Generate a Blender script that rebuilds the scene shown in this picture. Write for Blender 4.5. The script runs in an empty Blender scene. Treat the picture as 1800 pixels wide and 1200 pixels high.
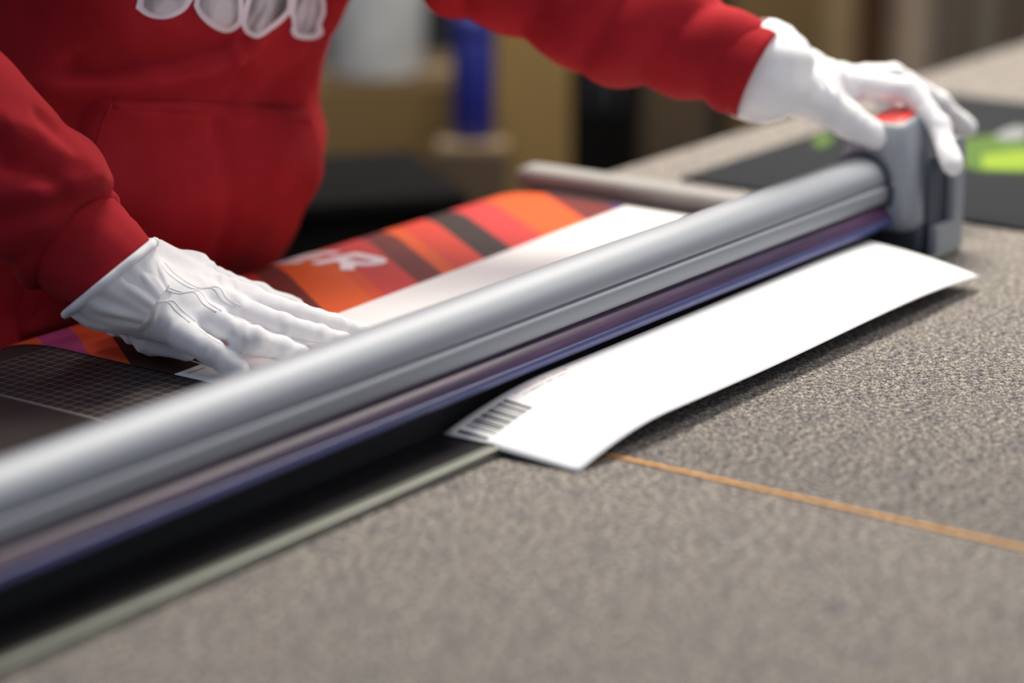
import bpy, bmesh, math, random
import numpy as np
from mathutils import Vector, Matrix
from mathutils.bvhtree import BVHTree
import openvdb

random.seed(7)
scene = bpy.context.scene
COL = scene.collection

# ------------------------------------------------------------------ camera
# World: X runs along the trimmer rail, Y across it towards the worker, Z up; felt table top is z = 0 (metres).
F_PX = 4416.0
PITCH, YAW = math.radians(16.05), math.radians(35.7)
CAM = Vector((-1.625, -0.95625, 0.55))
FWD = Vector((math.cos(YAW) * math.cos(PITCH), math.sin(YAW) * math.cos(PITCH), -math.sin(PITCH)))
RGT = Vector((math.sin(YAW), -math.cos(YAW), 0))
UPV = RGT.cross(FWD)
cam_d = bpy.data.cameras.new('camera')
cam_o = bpy.data.objects.new('camera', cam_d)
COL.objects.link(cam_o)
M = Matrix((RGT, UPV, -FWD)).transposed().to_4x4()
M.translation = CAM
cam_o.matrix_world = M
cam_d.sensor_width = 36.0
cam_d.lens = F_PX / 1800 * 36.0
cam_d.clip_start, cam_d.clip_end = 0.05, 60
cam_d.dof.use_dof = True
cam_d.dof.focus_distance = 1.90
cam_d.dof.aperture_fstop = 2.3
scene.camera = cam_o

# ------------------------------------------------------------------ view, world, lights
scene.view_settings.view_transform = 'Standard'
scene.view_settings.look = 'None'
scene.view_settings.gamma = 1.0
scene.view_settings.use_curve_mapping = False
scene.view_settings.exposure = 0.92

world = bpy.data.worlds.new('world')
scene.world = world
world.use_nodes = True
wb = world.node_tree.nodes['Background']
wb.inputs['Color'].default_value = (0.72, 0.80, 1.0, 1)
wb.inputs['Strength'].default_value = 0.21


def ceiling_lamp(loc, size, power, color):
    l = bpy.data.lights.new('ceiling_lamp', 'AREA')
    l.shape = 'RECTANGLE'
    l.size, l.size_y = size
    l.energy = power
    l.color = color
    o = bpy.data.objects.new('ceiling_lamp', l)
    COL.objects.link(o)
    o.location = loc
    return o


WARM = (1.0, 0.93, 0.81)
ceiling_lamp((0.95, 0.56, 1.75), (1.7, 0.5), 37, WARM)
ceiling_lamp((1.45, -0.95, 1.75), (1.6, 0.45), 14, WARM)
ceiling_lamp((2.9, 0.85, 1.75), (1.6, 0.45), 12, WARM)
ceiling_lamp((2.9, 2.7, 1.75), (1.6, 0.45), 8, WARM)
ceiling_lamp((0.95, 2.7, 1.75), (1.6, 0.45), 2.5, WARM)


# ------------------------------------------------------------------ helpers
def at(x, y, z=None, X=None, Y=None, D=None):
    """point of the place seen at pixel (x, y): on the plane z / X / Y given, or at depth D"""
    d = FWD + RGT * ((x - 900) / F_PX) - UPV * ((y - 600) / F_PX)
    if z is not None:
        t = (z - CAM.z) / d.z
    elif X is not None:
        t = (X - CAM.x) / d.x
    elif Y is not None:
        t = (Y - CAM.y) / d.y
    else:
        t = D
    return CAM + d * t


def mk(name, verts, faces, mat=None, parent=None, smooth=True):
    me = bpy.data.meshes.new(name)
    me.from_pydata([tuple(v) for v in verts], [], [tuple(int(i) for i in f) for f in faces])
    me.update()
    return link(name, me, mat, parent, smooth)


def link(name, me, mat=None, parent=None, smooth=True):
    o = bpy.data.objects.new(name, me)
    COL.objects.link(o)
    if mat:
        me.materials.append(mat)
    if smooth:
        me.polygons.foreach_set('use_smooth', [True] * len(me.polygons))
    if parent:
        o.parent = parent
    return o


def empty(name, loc=(0, 0, 0)):
    o = bpy.data.objects.new(name, None)
    COL.objects.link(o)
    o.location = (0, 0, 0)
    return o


def tag(o, label, cat=None, group=None, kind=None):
    if label:
        o['label'] = label
    if cat:
        o['category'] = cat
    if group:
        o['group'] = group
    if kind:
        o['kind'] = kind
    return o


def from_bm(name, bm, mat=None, parent=None, smooth=False, angle=None):
    bmesh.ops.recalc_face_normals(bm, faces=bm.faces[:])
    me = bpy.data.meshes.new(name)
    bm.to_mesh(me)
    bm.free()
    o = link(name, me, mat, parent, smooth)
    if angle:
        me.polygons.foreach_set('use_smooth', [True] * len(me.polygons))
        me.set_sharp_from_angle(angle=math.radians(angle))
    return o


def box(name, lo, hi, mat, parent=None, bevel=0.0, seg=2, rot=0.0):
    bm = bmesh.new()
    bmesh.ops.create_cube(bm, size=1.0)
    c = [(a + b) / 2 for a, b in zip(lo, hi)]
    s = [b - a for a, b in zip(lo, hi)]
    for v in bm.verts:
        v.co = Vector((v.co.x * s[0], v.co.y * s[1], v.co.z * s[2]))
    if bevel:
        bmesh.ops.bevel(bm, geom=bm.edges[:], offset=bevel, segments=seg, profile=0.5, affect='EDGES')
    R = Matrix.Rotation(rot, 3, 'Z')
    for v in bm.verts:
        v.co = R @ v.co + Vector(c)
    return from_bm(name, bm, mat, parent, angle=40)


def extrude_x(name, prof, x0, x1, mat, parent=None, nx=1, smooth_angle=35):
    """closed (Y, Z) profile swept along X with capped ends"""
    n = len(prof)
    V, Fc = [], []
    for i in range(nx + 1):
        x = x0 + (x1 - x0) * i / nx
        V += [(x, y, z) for y, z in prof]
    for i in range(nx):
        for j in range(n):
            a, b = i * n + j, i * n + (j + 1) % n
            Fc.append((a, b, b + n, a + n))
    Fc.append(tuple(range(n)))
    Fc.append(tuple(range(nx * n, nx * n + n))[::-1])
    bm = bmesh.new()
    vs = [bm.verts.new(v) for v in V]
    for f in Fc:
        bm.faces.new([vs[k] for k in f])
    return from_bm(name, bm, mat, parent, angle=smooth_angle)


def loft(name, rings, mat, parent=None, cap=True, close=True, angle=None):
    n = len(rings[0])
    V = [p for r in rings for p in r]
    Fc = []
    for i in range(len(rings) - 1):
        for j in range(n if close else n - 1):
            a, b = i * n + j, i * n + (j + 1) % n
            Fc.append((a, b, b + n, a + n))
    if cap:
        Fc.append(tuple(range(n))[::-1])
        Fc.append(tuple(range((len(rings) - 1) * n, len(rings) * n)))
    bm = bmesh.new()
    vs = [bm.verts.new(v) for v in V]
    for f in Fc:
        bm.faces.new([vs[k] for k in f])
    return from_bm(name, bm, mat, parent, smooth=True, angle=angle)


def tube(name, pts, r, mat, parent=None, n=8):
    pts = [Vector(p) for p in pts]
    rings = []
    for i, p in enumerate(pts):
        t = (pts[min(i + 1, len(pts) - 1)] - pts[max(i - 1, 0)]).normalized()
        a = t.orthogonal().normalized() if i == 0 else (a - t * a.dot(t)).normalized()
        b = t.cross(a)
        rr = r(i / (len(pts) - 1)) if callable(r) else r
        rings.append([p + (a * math.cos(k * 2 * math.pi / n) + b * math.sin(k * 2 * math.pi / n)) * rr for k in range(n)])
    return loft(name, rings, mat, parent)


def cyl(name, base, h, r, mat, parent=None, n=32, bevel=0.0):
    b = Vector(base)
    prof = [(r, 0), (r, h)] if not bevel else [(r - bevel, 0), (r, bevel), (r, h - bevel), (r - bevel, h)]
    rings = [[b + Vector((q * math.cos(k * 2 * math.pi / n), q * math.sin(k * 2 * math.pi / n), z)) for k in range(n)] for q, z in prof]
    return loft(name, rings, mat, parent, angle=40)


def smooth_path(pts, n=8):
    """Catmull-Rom through the points"""
    P = [Vector(p) for p in pts]
    P = [P[0] * 2 - P[1]] + P + [P[-1] * 2 - P[-2]]
    out = []
    for i in range(1, len(P) - 2):
        for k in range(n):
            t = k / n
            out.append(0.5 * ((2 * P[i]) + (P[i + 1] - P[i - 1]) * t + (2 * P[i - 1] - 5 * P[i] + 4 * P[i + 1] - P[i + 2]) * t * t
                              + (3 * P[i] - P[i - 1] - 3 * P[i + 1] + P[i + 2]) * t ** 3))
    out.append(P[-2])
    return out


# ------------------------------------------------------------------ materials
def srgb(r, g, b):
    f = lambda c: (c / 255 / 12.92) if c / 255 <= 0.04045 else ((c / 255 + 0.055) / 1.055) ** 2.4
    return (f(r), f(g), f(b), 1.0)


class Mat:
    def __init__(s, name, color=(0.5, 0.5, 0.5, 1), rough=0.5, metal=0.0, **kw):
        s.m = bpy.data.materials.new(name)
        s.m.use_nodes = True
        s.nt = s.m.node_tree
        s.b = s.nt.nodes['Principled BSDF']
        s.b.inputs['Base Color'].default_value = color
        s.b.inputs['Roughness'].default_value = rough
        s.b.inputs['Metallic'].default_value = metal
        for k, v in kw.items():
            s.b.inputs[k.replace('_', ' ')].default_value = v
        s._co = None

    def n(s, t, **kw):
        nd = s.nt.nodes.new(t)
        for k, v in kw.items():
            setattr(nd, k, v)
        return nd

    def l(s, a, b):
        s.nt.links.new(a, b)

    def co(s):
        if not s._co:
            s._co = s.n('ShaderNodeTexCoord').outputs['Object']
        return s._co

    def noise(s, scale, detail=2.0, rough=0.5, vec=None, stretch=None):
        nd = s.n('ShaderNodeTexNoise')
        nd.inputs['Scale'].default_value = scale
        nd.inputs['Detail'].default_value = detail
        nd.inputs['Roughness'].default_value = rough
        v = vec or s.co()
        if stretch:
            mp = s.n('ShaderNodeMapping')
            mp.inputs['Scale'].default_value = stretch
            s.l(v, mp.inputs['Vector'])
            v = mp.outputs['Vector']
        s.l(v, nd.inputs['Vector'])
        return nd.outputs['Fac']

    def ramp(s, fac, stops, interp='LINEAR'):
        r = s.n('ShaderNodeValToRGB')
        r.color_ramp.interpolation = interp
        e = r.color_ramp.elements
        while len(e) > 1:
            e.remove(e[-1])
        e[0].position, e[0].color = stops[0]
        for p, c in stops[1:]:
            k = e.new(p)
            k.color = c
        s.l(fac, r.inputs['Fac'])
        return r.outputs['Color']

    def math(s, op, a, b=None, c=None):
        nd = s.n('ShaderNodeMath', operation=op)
        for i, v in enumerate((a, b, c)):
            if v is None:
                continue
            if isinstance(v, (int, float)):
                nd.inputs[i].default_value = v
            else:
                s.l(v, nd.inputs[i])
        return nd.outputs[0]

    def mix(s, fac, a, b, blend='MIX'):
        nd = s.n('ShaderNodeMix', data_type='RGBA', blend_type=blend)
        for i, v in ((0, fac), (6, a), (7, b)):
            if isinstance(v, (int, float)):
                nd.inputs[i].default_value = v
            elif isinstance(v, tuple):
                nd.inputs[i].default_value = v
            else:
                s.l(v, nd.inputs[i])
        return nd.outputs[2]

    def color(s, sock):
        s.l(sock, s.b.inputs['Base Color'])
        return s

    def bump(s, h, strength=0.3, dist=0.001):
        nd = s.n('ShaderNodeBump')
        nd.inputs['Strength'].default_value = strength
        nd.inputs['Distance'].default_value = dist
        s.l(h, nd.inputs['Height'])
        s.l(nd.outputs['Normal'], s.b.inputs['Normal'])
        return s

    def sep(s, v=None):
        nd = s.n('ShaderNodeSeparateXYZ')
        s.l(v or s.co(), nd.inputs[0])
        return nd.outputs


def plain(name, rgb, rough=0.5, metal=0.0, var=0.12, scale=30, **kw):
    """plain colour with a little procedural unevenness"""
    m = Mat(name, srgb(*rgb), rough, metal, **kw)
    c = srgb(*rgb)
    lo = tuple(x * (1 - var) for x in c[:3]) + (1,)
    hi = tuple(min(1, x * (1 + var)) for x in c[:3]) + (1,)
    m.color(m.ramp(m.noise(scale, 3), [(0.3, lo), (0.7, hi)]))
    return m.m


# felt
m = Mat('felt', rough=0.95, Specular_IOR_Level=0.1)
grain = m.noise(620, 4, 0.8)
g2 = m.noise(260, 5, 0.75, stretch=(1, 0.75, 1))
gm = m.math('ADD', m.math('MULTIPLY', grain, 0.55), m.math('MULTIPLY', g2, 0.45))
c0 = m.ramp(gm, [(0.42, srgb(40, 36, 38)), (0.475, srgb(104, 99, 97)), (0.525, srgb(146, 141, 136)), (0.58, srgb(220, 215, 204))])
tint = m.ramp(m.noise(42, 4, 0.7), [(0.30, srgb(212, 209, 222)), (0.44, srgb(238, 234, 234)), (0.56, srgb(252, 250, 246)), (0.72, srgb(244, 230, 224))])
m.color(m.mix(1.0, c0, tint, 'MULTIPLY')).bump(grain, 0.12, 0.0008)
FELT = m.m

m = Mat('wood_frame', rough=0.6)
m.color(m.ramp(m.noise(6, 5, 0.6, stretch=(1, 12, 12)), [(0.3, srgb(112, 84, 56)), (0.7, srgb(150, 118, 82))]))
WOOD = m.m
ORANGE_SEAM = plain('orange_seam', (212, 156, 88), 0.8, var=0.15, scale=120)

# metals
m = Mat('brushed_aluminium', srgb(152, 156, 163), 0.58, 0.5)
st = m.noise(60, 3, 0.6, stretch=(0.15, 14, 14))
m.bump(st, 0.06, 0.0004)
ALU = m.m
STEEL_EDGE = plain('steel_edge', (138, 140, 132), 0.45, 0.8, 0.05)
BLACK_GLOSS = plain('black_base', (22, 20, 22), 0.28, 0.0, 0.2, 20)
BLACK_MATT = plain('black_rubber', (20, 20, 21), 0.7)
HEAD_GREY = plain('head_grey_plastic', (150, 156, 163), 0.42, 0.0, 0.04, 40)
HEAD_DARK = plain('head_dark_plastic', (70, 76, 86), 0.5, 0.0, 0.06, 40)
RED_CAP = plain('red_plastic', (214, 52, 44), 0.35, 0.0, 0.05, 40)
GUIDE_GREY = plain('guide_grey', (146, 143, 140), 0.6, 0.0, 0.05, 40)
m = Mat('purple_plastic', srgb(72, 44, 88), 0.3, 0.0, Coat_Weight=0.1, Coat_Roughness=0.1, Specular_IOR_Level=0.35)
m.color(m.ramp(m.noise(9, 4, 0.6, stretch=(1, 25, 25)), [(0.3, srgb(52, 42, 66)), (0.55, srgb(86, 56, 92)), (0.75, srgb(112, 74, 108))]))
PURPLE = m.m
BLUE_EDGE = plain('blue_plastic_edge', (78, 82, 132), 0.2, 0.0, 0.1, 40)

# trimmer board with printed centimetre grid
m = Mat('grid_board', rough=0.55, Specular_IOR_Level=0.3)
X, Y, Z = m.sep()


def line_mask(v, pitch, w):
    f = m.math('FRACT', m.math('DIVIDE', v, pitch))
    d = m.math('ABSOLUTE', m.math('SUBTRACT', f, 0.5))
    return m.math('GREATER_THAN', d, 0.5 - w / pitch / 2)


lx = line_mask(m.math('ADD', X, 10.0), 0.01, 0.0007)
ly = line_mask(m.math('ADD', Y, 10.0), 0.01, 0.0007)
gl = m.math('MAXIMUM', lx, ly)
gate = m.math('MULTIPLY', m.math('GREATER_THAN', X, -0.4215), m.math('LESS_THAN', Y, 0.4305))
gl = m.math('MULTIPLY', gl, gate)
edge = m.math('MULTIPLY', m.math('LESS_THAN', m.math('ABSOLUTE', m.math('ADD', X, 0.4215)), 0.0016), m.math('LESS_THAN', Y, 0.4305))
gl = m.math('MAXIMUM', gl, edge)
base = m.ramp(m.noise(12, 3), [(0.3, srgb(34, 25, 25)), (0.7, srgb(48, 36, 35))])  # brown tinge of a reflection painted into the black board
m.color(m.mix(gl, base, srgb(116, 113, 112)))
GRID = m.m

# fabrics
m = Mat('red_fleece', rough=0.92, Specular_IOR_Level=0.12, Sheen_Weight=0.12, Sheen_Roughness=0.5)
m.b.inputs['Sheen Tint'].default_value = srgb(255, 120, 110)
knit = m.math('ADD', m.math('MULTIPLY', m.noise(1100, 2, 0.6, stretch=(1, 0.6, 0.35)), 0.6), m.math('MULTIPLY', m.noise(240, 3, 0.6), 0.5))
m.color(m.ramp(m.noise(14, 4), [(0.3, srgb(152, 30, 38)), (0.7, srgb(174, 38, 46))])).bump(knit, 0.35, 0.0010)
RED = m.m
m = Mat('red_rib', rough=0.92, Specular_IOR_Level=0.12, Sheen_Weight=0.12, Sheen_Roughness=0.5)
m.b.inputs['Sheen Tint'].default_value = srgb(255, 120, 110)
knit = m.math('ADD', m.math('MULTIPLY', m.noise(900, 2, 0.6, stretch=(0.5, 0.7, 1)), 0.7), m.math('MULTIPLY', m.noise(200, 3, 0.6), 0.3))
m.color(m.ramp(m.noise(14, 4), [(0.3, srgb(152, 30, 38)), (0.7, srgb(174, 38, 46))])).bump(knit, 0.45, 0.0011)
RIB = m.m
m = Mat('white_cotton', srgb(236, 234, 236), 0.9, 0.0, Specular_IOR_Level=0.15, Sheen_Weight=0.2)
m.b.inputs['Subsurface Weight'].default_value = 0.0
wc = m.math('ADD', m.math('MULTIPLY', m.noise(2200, 2), 0.4), m.math('MULTIPLY', m.noise(160, 4, 0.6), 0.8))
m.color(m.ramp(m.noise(40, 3), [(0.3, srgb(236, 235, 238)), (0.7, srgb(246, 245, 246))])).bump(wc, 0.3, 0.0012)
COTTON = m.m
COTTON_SEAM = plain('cotton_seam', (226, 226, 230), 0.9, 0, 0.03)
TROUSER = plain('dark_trousers', (30, 31, 36), 0.9)
SHOE = plain('black_shoe', (22, 22, 24), 0.5)
SKIN = plain('skin', (205, 160, 138), 0.5, Subsurface_Weight=0.0)
HAIR = plain('brown_hair', (58, 40, 28), 0.6, 0, 0.3, 200)
PRINT_WHITE = plain('print_white', (236, 226, 234), 0.7, 0, 0.02)
m = Mat('print_grey', rough=0.7)
m.color(m.ramp(m.noise(26, 2, 0.4, stretch=(1.6, 1, 0.7)), [(0.30, srgb(84, 80, 84)), (0.48, srgb(142, 134, 140)), (0.62, srgb(206, 200, 206))]))
PRINT_GREY = m.m
PRINT_DARK = plain('print_dark_grey', (92, 90, 92), 0.7, 0, 0.1)

# ------------------------------------------------------------------ setting: the workshop
FLOOR_Z = -0.90
m = Mat('workshop_floor', rough=0.6)
m.color(m.ramp(m.noise(1.3, 5), [(0.3, srgb(34, 30, 27)), (0.7, srgb(56, 50, 44))]))
fl = box('floor', (-4, -4, FLOOR_Z - 0.05), (9, 10, FLOOR_Z), m.m)
tag(fl, None, kind='structure')
m = Mat('workshop_wall', rough=0.9)
m.color(m.ramp(m.noise(1.6, 4), [(0.3, srgb(86, 72, 56)), (0.7, srgb(104, 88, 70))]))
WALLM = m.m
tag(box('wall_back', (-4, 7.2, FLOOR_Z), (9, 7.3, 1.8), WALLM), None, kind='structure')
tag(box('wall_right', (8.6, -4, FLOOR_Z), (8.7, 7.2, 1.8), WALLM), None, kind='structure')

# ------------------------------------------------------------------ felt work table
table = empty('felt_table')
tag(table, 'long work table topped with mottled grey-brown felt under the trimmer', 'table')
SEAM_X = -0.262
box('felt_panel', (-1.5, -1.3, -0.012), (SEAM_X - 0.0024, 0.448, 0.0), FELT, table, 0.002, 2)
box('felt_panel', (SEAM_X + 0.0024, -1.3, -0.012), (2.6, 0.448, 0.0), FELT, table, 0.002, 2)
sm = box('seam_strip', (SEAM_X - 0.0024, -1.3, -0.010), (SEAM_X + 0.0024, 0.446, 0.0006), ORANGE_SEAM, table)
tag(sm, 'thin orange seam line across the felt')
box('table_board', (-1.5, -1.3, -0.05), (2.6, 0.446, -0.012), WOOD, table, 0.003)
for lx_ in (-1.42, 0.55, 2.5):
    for ly_ in (-1.22, 0.36):
        box('leg', (lx_ - 0.035, ly_ - 0.035, FLOOR_Z), (lx_ + 0.035, ly_ + 0.035, -0.05), HEAD_DARK, table, 0.004)

# ------------------------------------------------------------------ rotary trimmer
TZ = 0.006                     # board top
tr = empty('rotary_trimmer')
tag(tr, 'large rotary paper trimmer with silver rail and black gridded board on the felt', 'trimmer')
X0, X1 = -1.02, 0.40
# board: flat, with a soft roll-off towards the worker
EDGE0, EDGER, BEND1, EDGER2 = 0.420, 0.20, 0.30, 0.022


def roll(s):
    """path length past the front edge -> (Y, dz, slope): flat, a soft fall, then a tight turn down over the board edge"""
    if s <= EDGE0:
        return s, 0.0, 0.0
    a = (s - EDGE0) / EDGER
    if a <= BEND1:
        return EDGE0 + EDGER * math.sin(a), -EDGER * (1 - math.cos(a)), a
    y1, z1 = EDGE0 + EDGER * math.sin(BEND1), -EDGER * (1 - math.cos(BEND1))
    q = s - EDGE0 - EDGER * BEND1
    a = BEND1 + q / EDGER2
    if a > 1.52:
        r = (a - 1.52) * EDGER2
        a = 1.52
    else:
        r = 0.0
    return y1 + EDGER2 * (math.sin(a) - math.sin(BEND1)) + r * math.cos(a), z1 - EDGER2 * (math.cos(BEND1) - math.cos(a)) - r * math.sin(a), a


prof = [(0.012, 0.001), (0.012, TZ)]
prof += [(0.10, TZ)]
for k in range(15):
    y, dz, _a = roll(EDGE0 + k * 0.0055)
    prof.append((y, TZ + dz))
prof += [(prof[-1][0] - 0.004, prof[-1][1] - 0.003), (0.449, -0.006), (0.449, 0.001)]
board = extrude_x('base_board', prof, X0, X1 - 0.02, GRID, tr)
fr = extrude_x('front_channel', [(0.0105, 0.0008), (0.0105, TZ + 0.0012), (0.085, TZ + 0.0012), (0.088, TZ + 0.0004), (0.088, 0.0008)], X0, X1 - 0.005, BLACK_GLOSS, tr)
tag(fr, 'glossy black channel in front of the rail')
es = extrude_x('edge_strip', [(0.0, 0.0003), (0.0, 0.0060), (0.0012, 0.0072), (0.0085, 0.0072), (0.0105, 0.0062), (0.0105, 0.0003)], X0, X1 - 0.005, STEEL_EDGE, tr)
tag(es, 'bare steel strip along the front edge')
bs = extrude_x('rubber_bed', [(0.052, 0.006), (0.0525, 0.0285), (0.080, 0.0285), (0.0805, 0.006)], X0, X1 - 0.03, BLACK_MATT, tr)
tag(bs, 'black rubber bed under the rail')
# rail: rounded aluminium extrusion
rail = [(0.0420, 0.0535), (0.0398, 0.0552), (0.0388, 0.0590), (0.0386, 0.0655), (0.0392, 0.0678), (0.0408, 0.0692),
        (0.0432, 0.0694), (0.0434, 0.0704), (0.0420, 0.0712), (0.0416, 0.0725), (0.0420, 0.0752), (0.0436, 0.0800),
        (0.0468, 0.0845), (0.0515, 0.0882), (0.0575, 0.0906), (0.0640, 0.0917), (0.0710, 0.0912), (0.0775, 0.0894),
        (0.0835, 0.0862), (0.0885, 0.0812), (0.0915, 0.0752), (0.0928, 0.0680), (0.0928, 0.0570), (0.0905, 0.0535)]
ro = extrude_x('rail', rail, X0, 0.372, ALU, tr, nx=1, smooth_angle=50)
tag(ro, 'long silver aluminium rail with a rounded top and a groove')
# clear tinted clamp under the rail
ps = extrude_x('clamp_strip', [(0.085, 0.0520), (0.0465, 0.0518), (0.0440, 0.0500), (0.0362, 0.0412), (0.0358, 0.0400), (0.0375, 0.0390), (0.0455, 0.0465), (0.085, 0.0490)],
               X0, 0.35, PURPLE, tr, smooth_angle=50)
tag(ps, 'glossy tinted purple plastic clamp strip')
bl = extrude_x('clamp_lip', [(0.0362, 0.0412), (0.0346, 0.0402), (0.0338, 0.0380), (0.0340, 0.0350), (0.0352, 0.0332), (0.0368, 0.0334), (0.0376, 0.0355), (0.0378, 0.0395)],
               X0, 0.35, BLUE_EDGE, tr, smooth_angle=60)
tag(bl, 'bluish translucent lip of the clamp strip')
# side guide at the far end
gd = []
NG = 26
for i in range(NG + 1):
    t = i / NG
    y = 0.10 + t * 0.382
    e = max(0.0, (t - 0.94) / 0.06)
    w = 0.0175 * math.sqrt(max(0.02, 1 - e * e))
    h = 0.017 * (0.55 + 0.45 * math.sqrt(max(0.0, 1 - e * e)))
    ring = []
    for a in range(13):
        th = math.pi * a / 12
        ring.append((0.388 - math.copysign(abs(math.cos(th)) ** 0.6, math.cos(th)) * w, y, TZ + 0.003 + h * math.sin(th) ** 0.5))
    gd.append(ring)
gd = [r + [(r[-1][0] - 0.002, r[-1][1], TZ - 0.001), (r[0][0] + 0.002, r[0][1], TZ - 0.001)] for r in gd]
go = loft('side_guide', gd, GUIDE_GREY, tr, angle=50)
tag(go, 'rounded grey guide bar across the far end')

# end block under and beyond the head
eb = box('end_block', (0.345, 0.0145, 0.0005), (0.392, 0.092, 0.034), HEAD_DARK, tr, 0.006, 3)
tag(eb, 'dark grey block under the cutting head')
# slotted bracket beside the head, with a plate added behind to make its slot dark
bk = bmesh.new()
outline = [(0.353, 0.0005), (0.406, 0.0005), (0.406, 0.096), (0.403, 0.103), (0.396, 0.107), (0.372, 0.107), (0.372, 0.099), (0.384, 0.092), (0.3855, 0.088), (0.3855, 0.034), (0.384, 0.0315), (0.353, 0.0315)]
f0 = bk.faces.new([bk.verts.new((x, 0.002, z)) for x, z in outline])
ex = bmesh.ops.extrude_face_region(bk, geom=[f0])
bmesh.ops.translate(bk, verts=[v for v in ex['geom'] if isinstance(v, bmesh.types.BMVert)], vec=(0, 0.0078, 0))
bmesh.ops.bevel(bk, geom=[e for e in bk.edges], offset=0.0011, segments=2, affect='EDGES')
ep = box('slot_darkener', (0.3535, 0.0105, 0.001), (0.404, 0.0135, 0.094), HEAD_DARK, tr, 0.001)
tag(ep, 'plate added behind the bracket slot to darken it')
br = from_bm('end_bracket', bk, HEAD_GREY, tr, angle=45)
tag(br, 'light grey end bracket with an upright slot')

# cutting head: tapering rounded tower riding on the rail
head = empty('cutting_head')
head.parent = tr


def rrect(x0, x1, y0, y1, r, z, n=6, dz=0.0):
    out = []
    for cx, cy, a0 in ((x1 - r, y1 - r, 0), (x0 + r, y1 - r, 90), (x0 + r, y0 + r, 180), (x1 - r, y0 + r, 270)):
        for k in range(n + 1):
            a = math.radians(a0 + 90 * k / n)
            x = cx + r * math.cos(a)
            out.append((x, cy + r * math.sin(a), z + dz * (x - x0) / (x1 - x0)))
    return out


st = [(0.336, 0.377, 0.024, 0.088, 0.014, 0.0265), (0.332, 0.379, 0.017, 0.096, 0.016, 0.030), (0.331, 0.380, 0.0145, 0.097, 0.016, 0.036),
      (0.331, 0.381, 0.0158, 0.097, 0.015, 0.055), (0.332, 0.382, 0.0190, 0.097, 0.013, 0.075), (0.334, 0.384, 0.0245, 0.090, 0.010, 0.098),
      (0.338, 0.387, 0.0310, 0.0745, 0.007, 0.116), (0.340, 0.388, 0.0325, 0.0725, 0.006, 0.1200), (0.3415, 0.387, 0.034, 0.071, 0.005, 0.1215)]
hb = loft('head_body', [rrect(*a, dz=0.007 if a[5] > 0.11 else 0.0) for a in st], HEAD_GREY, head, angle=50)
rc = loft('red_cap', [rrect(0.3445, 0.385, 0.0375, 0.0675, 0.004, 0.1212, dz=0.007), rrect(0.3445, 0.385, 0.0375, 0.0675, 0.004, 0.1228, dz=0.007),
                      rrect(0.3455, 0.384, 0.0385, 0.0665, 0.0035, 0.1234, dz=0.007)], RED_CAP, head, angle=40)
tag(rc, 'red button on top of the head')
# collar where the rail enters the head
cl = []
for off, x in ((0.0012, 0.3275), (0.0045, 0.3275), (0.0045, 0.338), (0.0012, 0.338)):
    cyy, czz = 0.066, 0.072
    cl.append([(x, cyy + (y - cyy) * (1 + off / 0.026), czz + (z - czz) * (1 + off / 0.022)) for y, z in rail])
co_ = loft('rail_collar', cl, HEAD_DARK, head, cap=False, angle=40)
tag(co_, 'dark seal where the rail enters the head')

# ------------------------------------------------------------------ the print on the board
PZ = TZ + 0.0009
PX0, PX1 = -0.311, 0.352
nx_, ny_ = 60, 70
S0, S1 = 0.070, 0.60
V, Fc, UV = [], [], []
for i in range(nx_ + 1):
    for j in range(ny_ + 1):
        s = S0 + (S1 - S0) * j / ny_
        y, dz, al = roll(s)
        x = PX0 + (PX1 - PX0) * i / nx_
        V.append((x, y + 0.0012 * math.sin(al), PZ + dz + 0.0004 * math.sin(al)))
        UV.append((x, s))
for i in range(nx_):
    for j in range(ny_):
        a = i * (ny_ + 1) + j
        Fc.append((a, a + ny_ + 1, a + ny_ + 2, a + 1))
m = Mat('poster_print', rough=0.6, Specular_IOR_Level=0.2)
uvn = m.n('ShaderNodeUVMap')
uvn.uv_map = 'sheet'
U, S, _ = m.sep(uvn.outputs['UV'])
# diagonal stripes: s = x - 0.72 (path - 0.315)
diag = m.math('SUBTRACT', U, m.math('MULTIPLY', m.math('SUBTRACT', S, 0.315), 0.72))
fac = m.math('DIVIDE', m.math('ADD', diag, 0.50), 1.0)
PINK, ORG, DKB, REDC, MAR, ORB, ORR, PKR, COR, DRK, PUR = (srgb(164, 60, 108), srgb(206, 74, 40), srgb(54, 30, 26), srgb(182, 44, 44), srgb(108, 36, 32),
                                                          srgb(214, 84, 26), srgb(206, 70, 34), srgb(192, 54, 52), srgb(202, 60, 42), srgb(52, 34, 32), srgb(76, 32, 112))
stripes = [(-0.50, ORG), (-0.402, PINK), (-0.364, ORG), (-0.333, DKB), (-0.262, COR), (-0.205, REDC), (-0.145, MAR), (-0.116, ORB), (-0.056, ORR), (-0.042, PKR), (0.007, MAR),
           (0.040, ORB), (0.060, COR), (0.104, DRK), (0.148, PKR), (0.196, ORB), (0.272, MAR), (0.322, PUR), (0.345, ORG), (0.40, REDC)]
art = m.ramp(fac, [(p + 0.50, c) for p, c in stripes], 'CONSTANT')
art = m.mix(0.0, art, art)
bound = m.math('ADD', m.math('MULTIPLY', U, 0.046), 0.3135)
white = m.math('LESS_THAN', S, bound)
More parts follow.
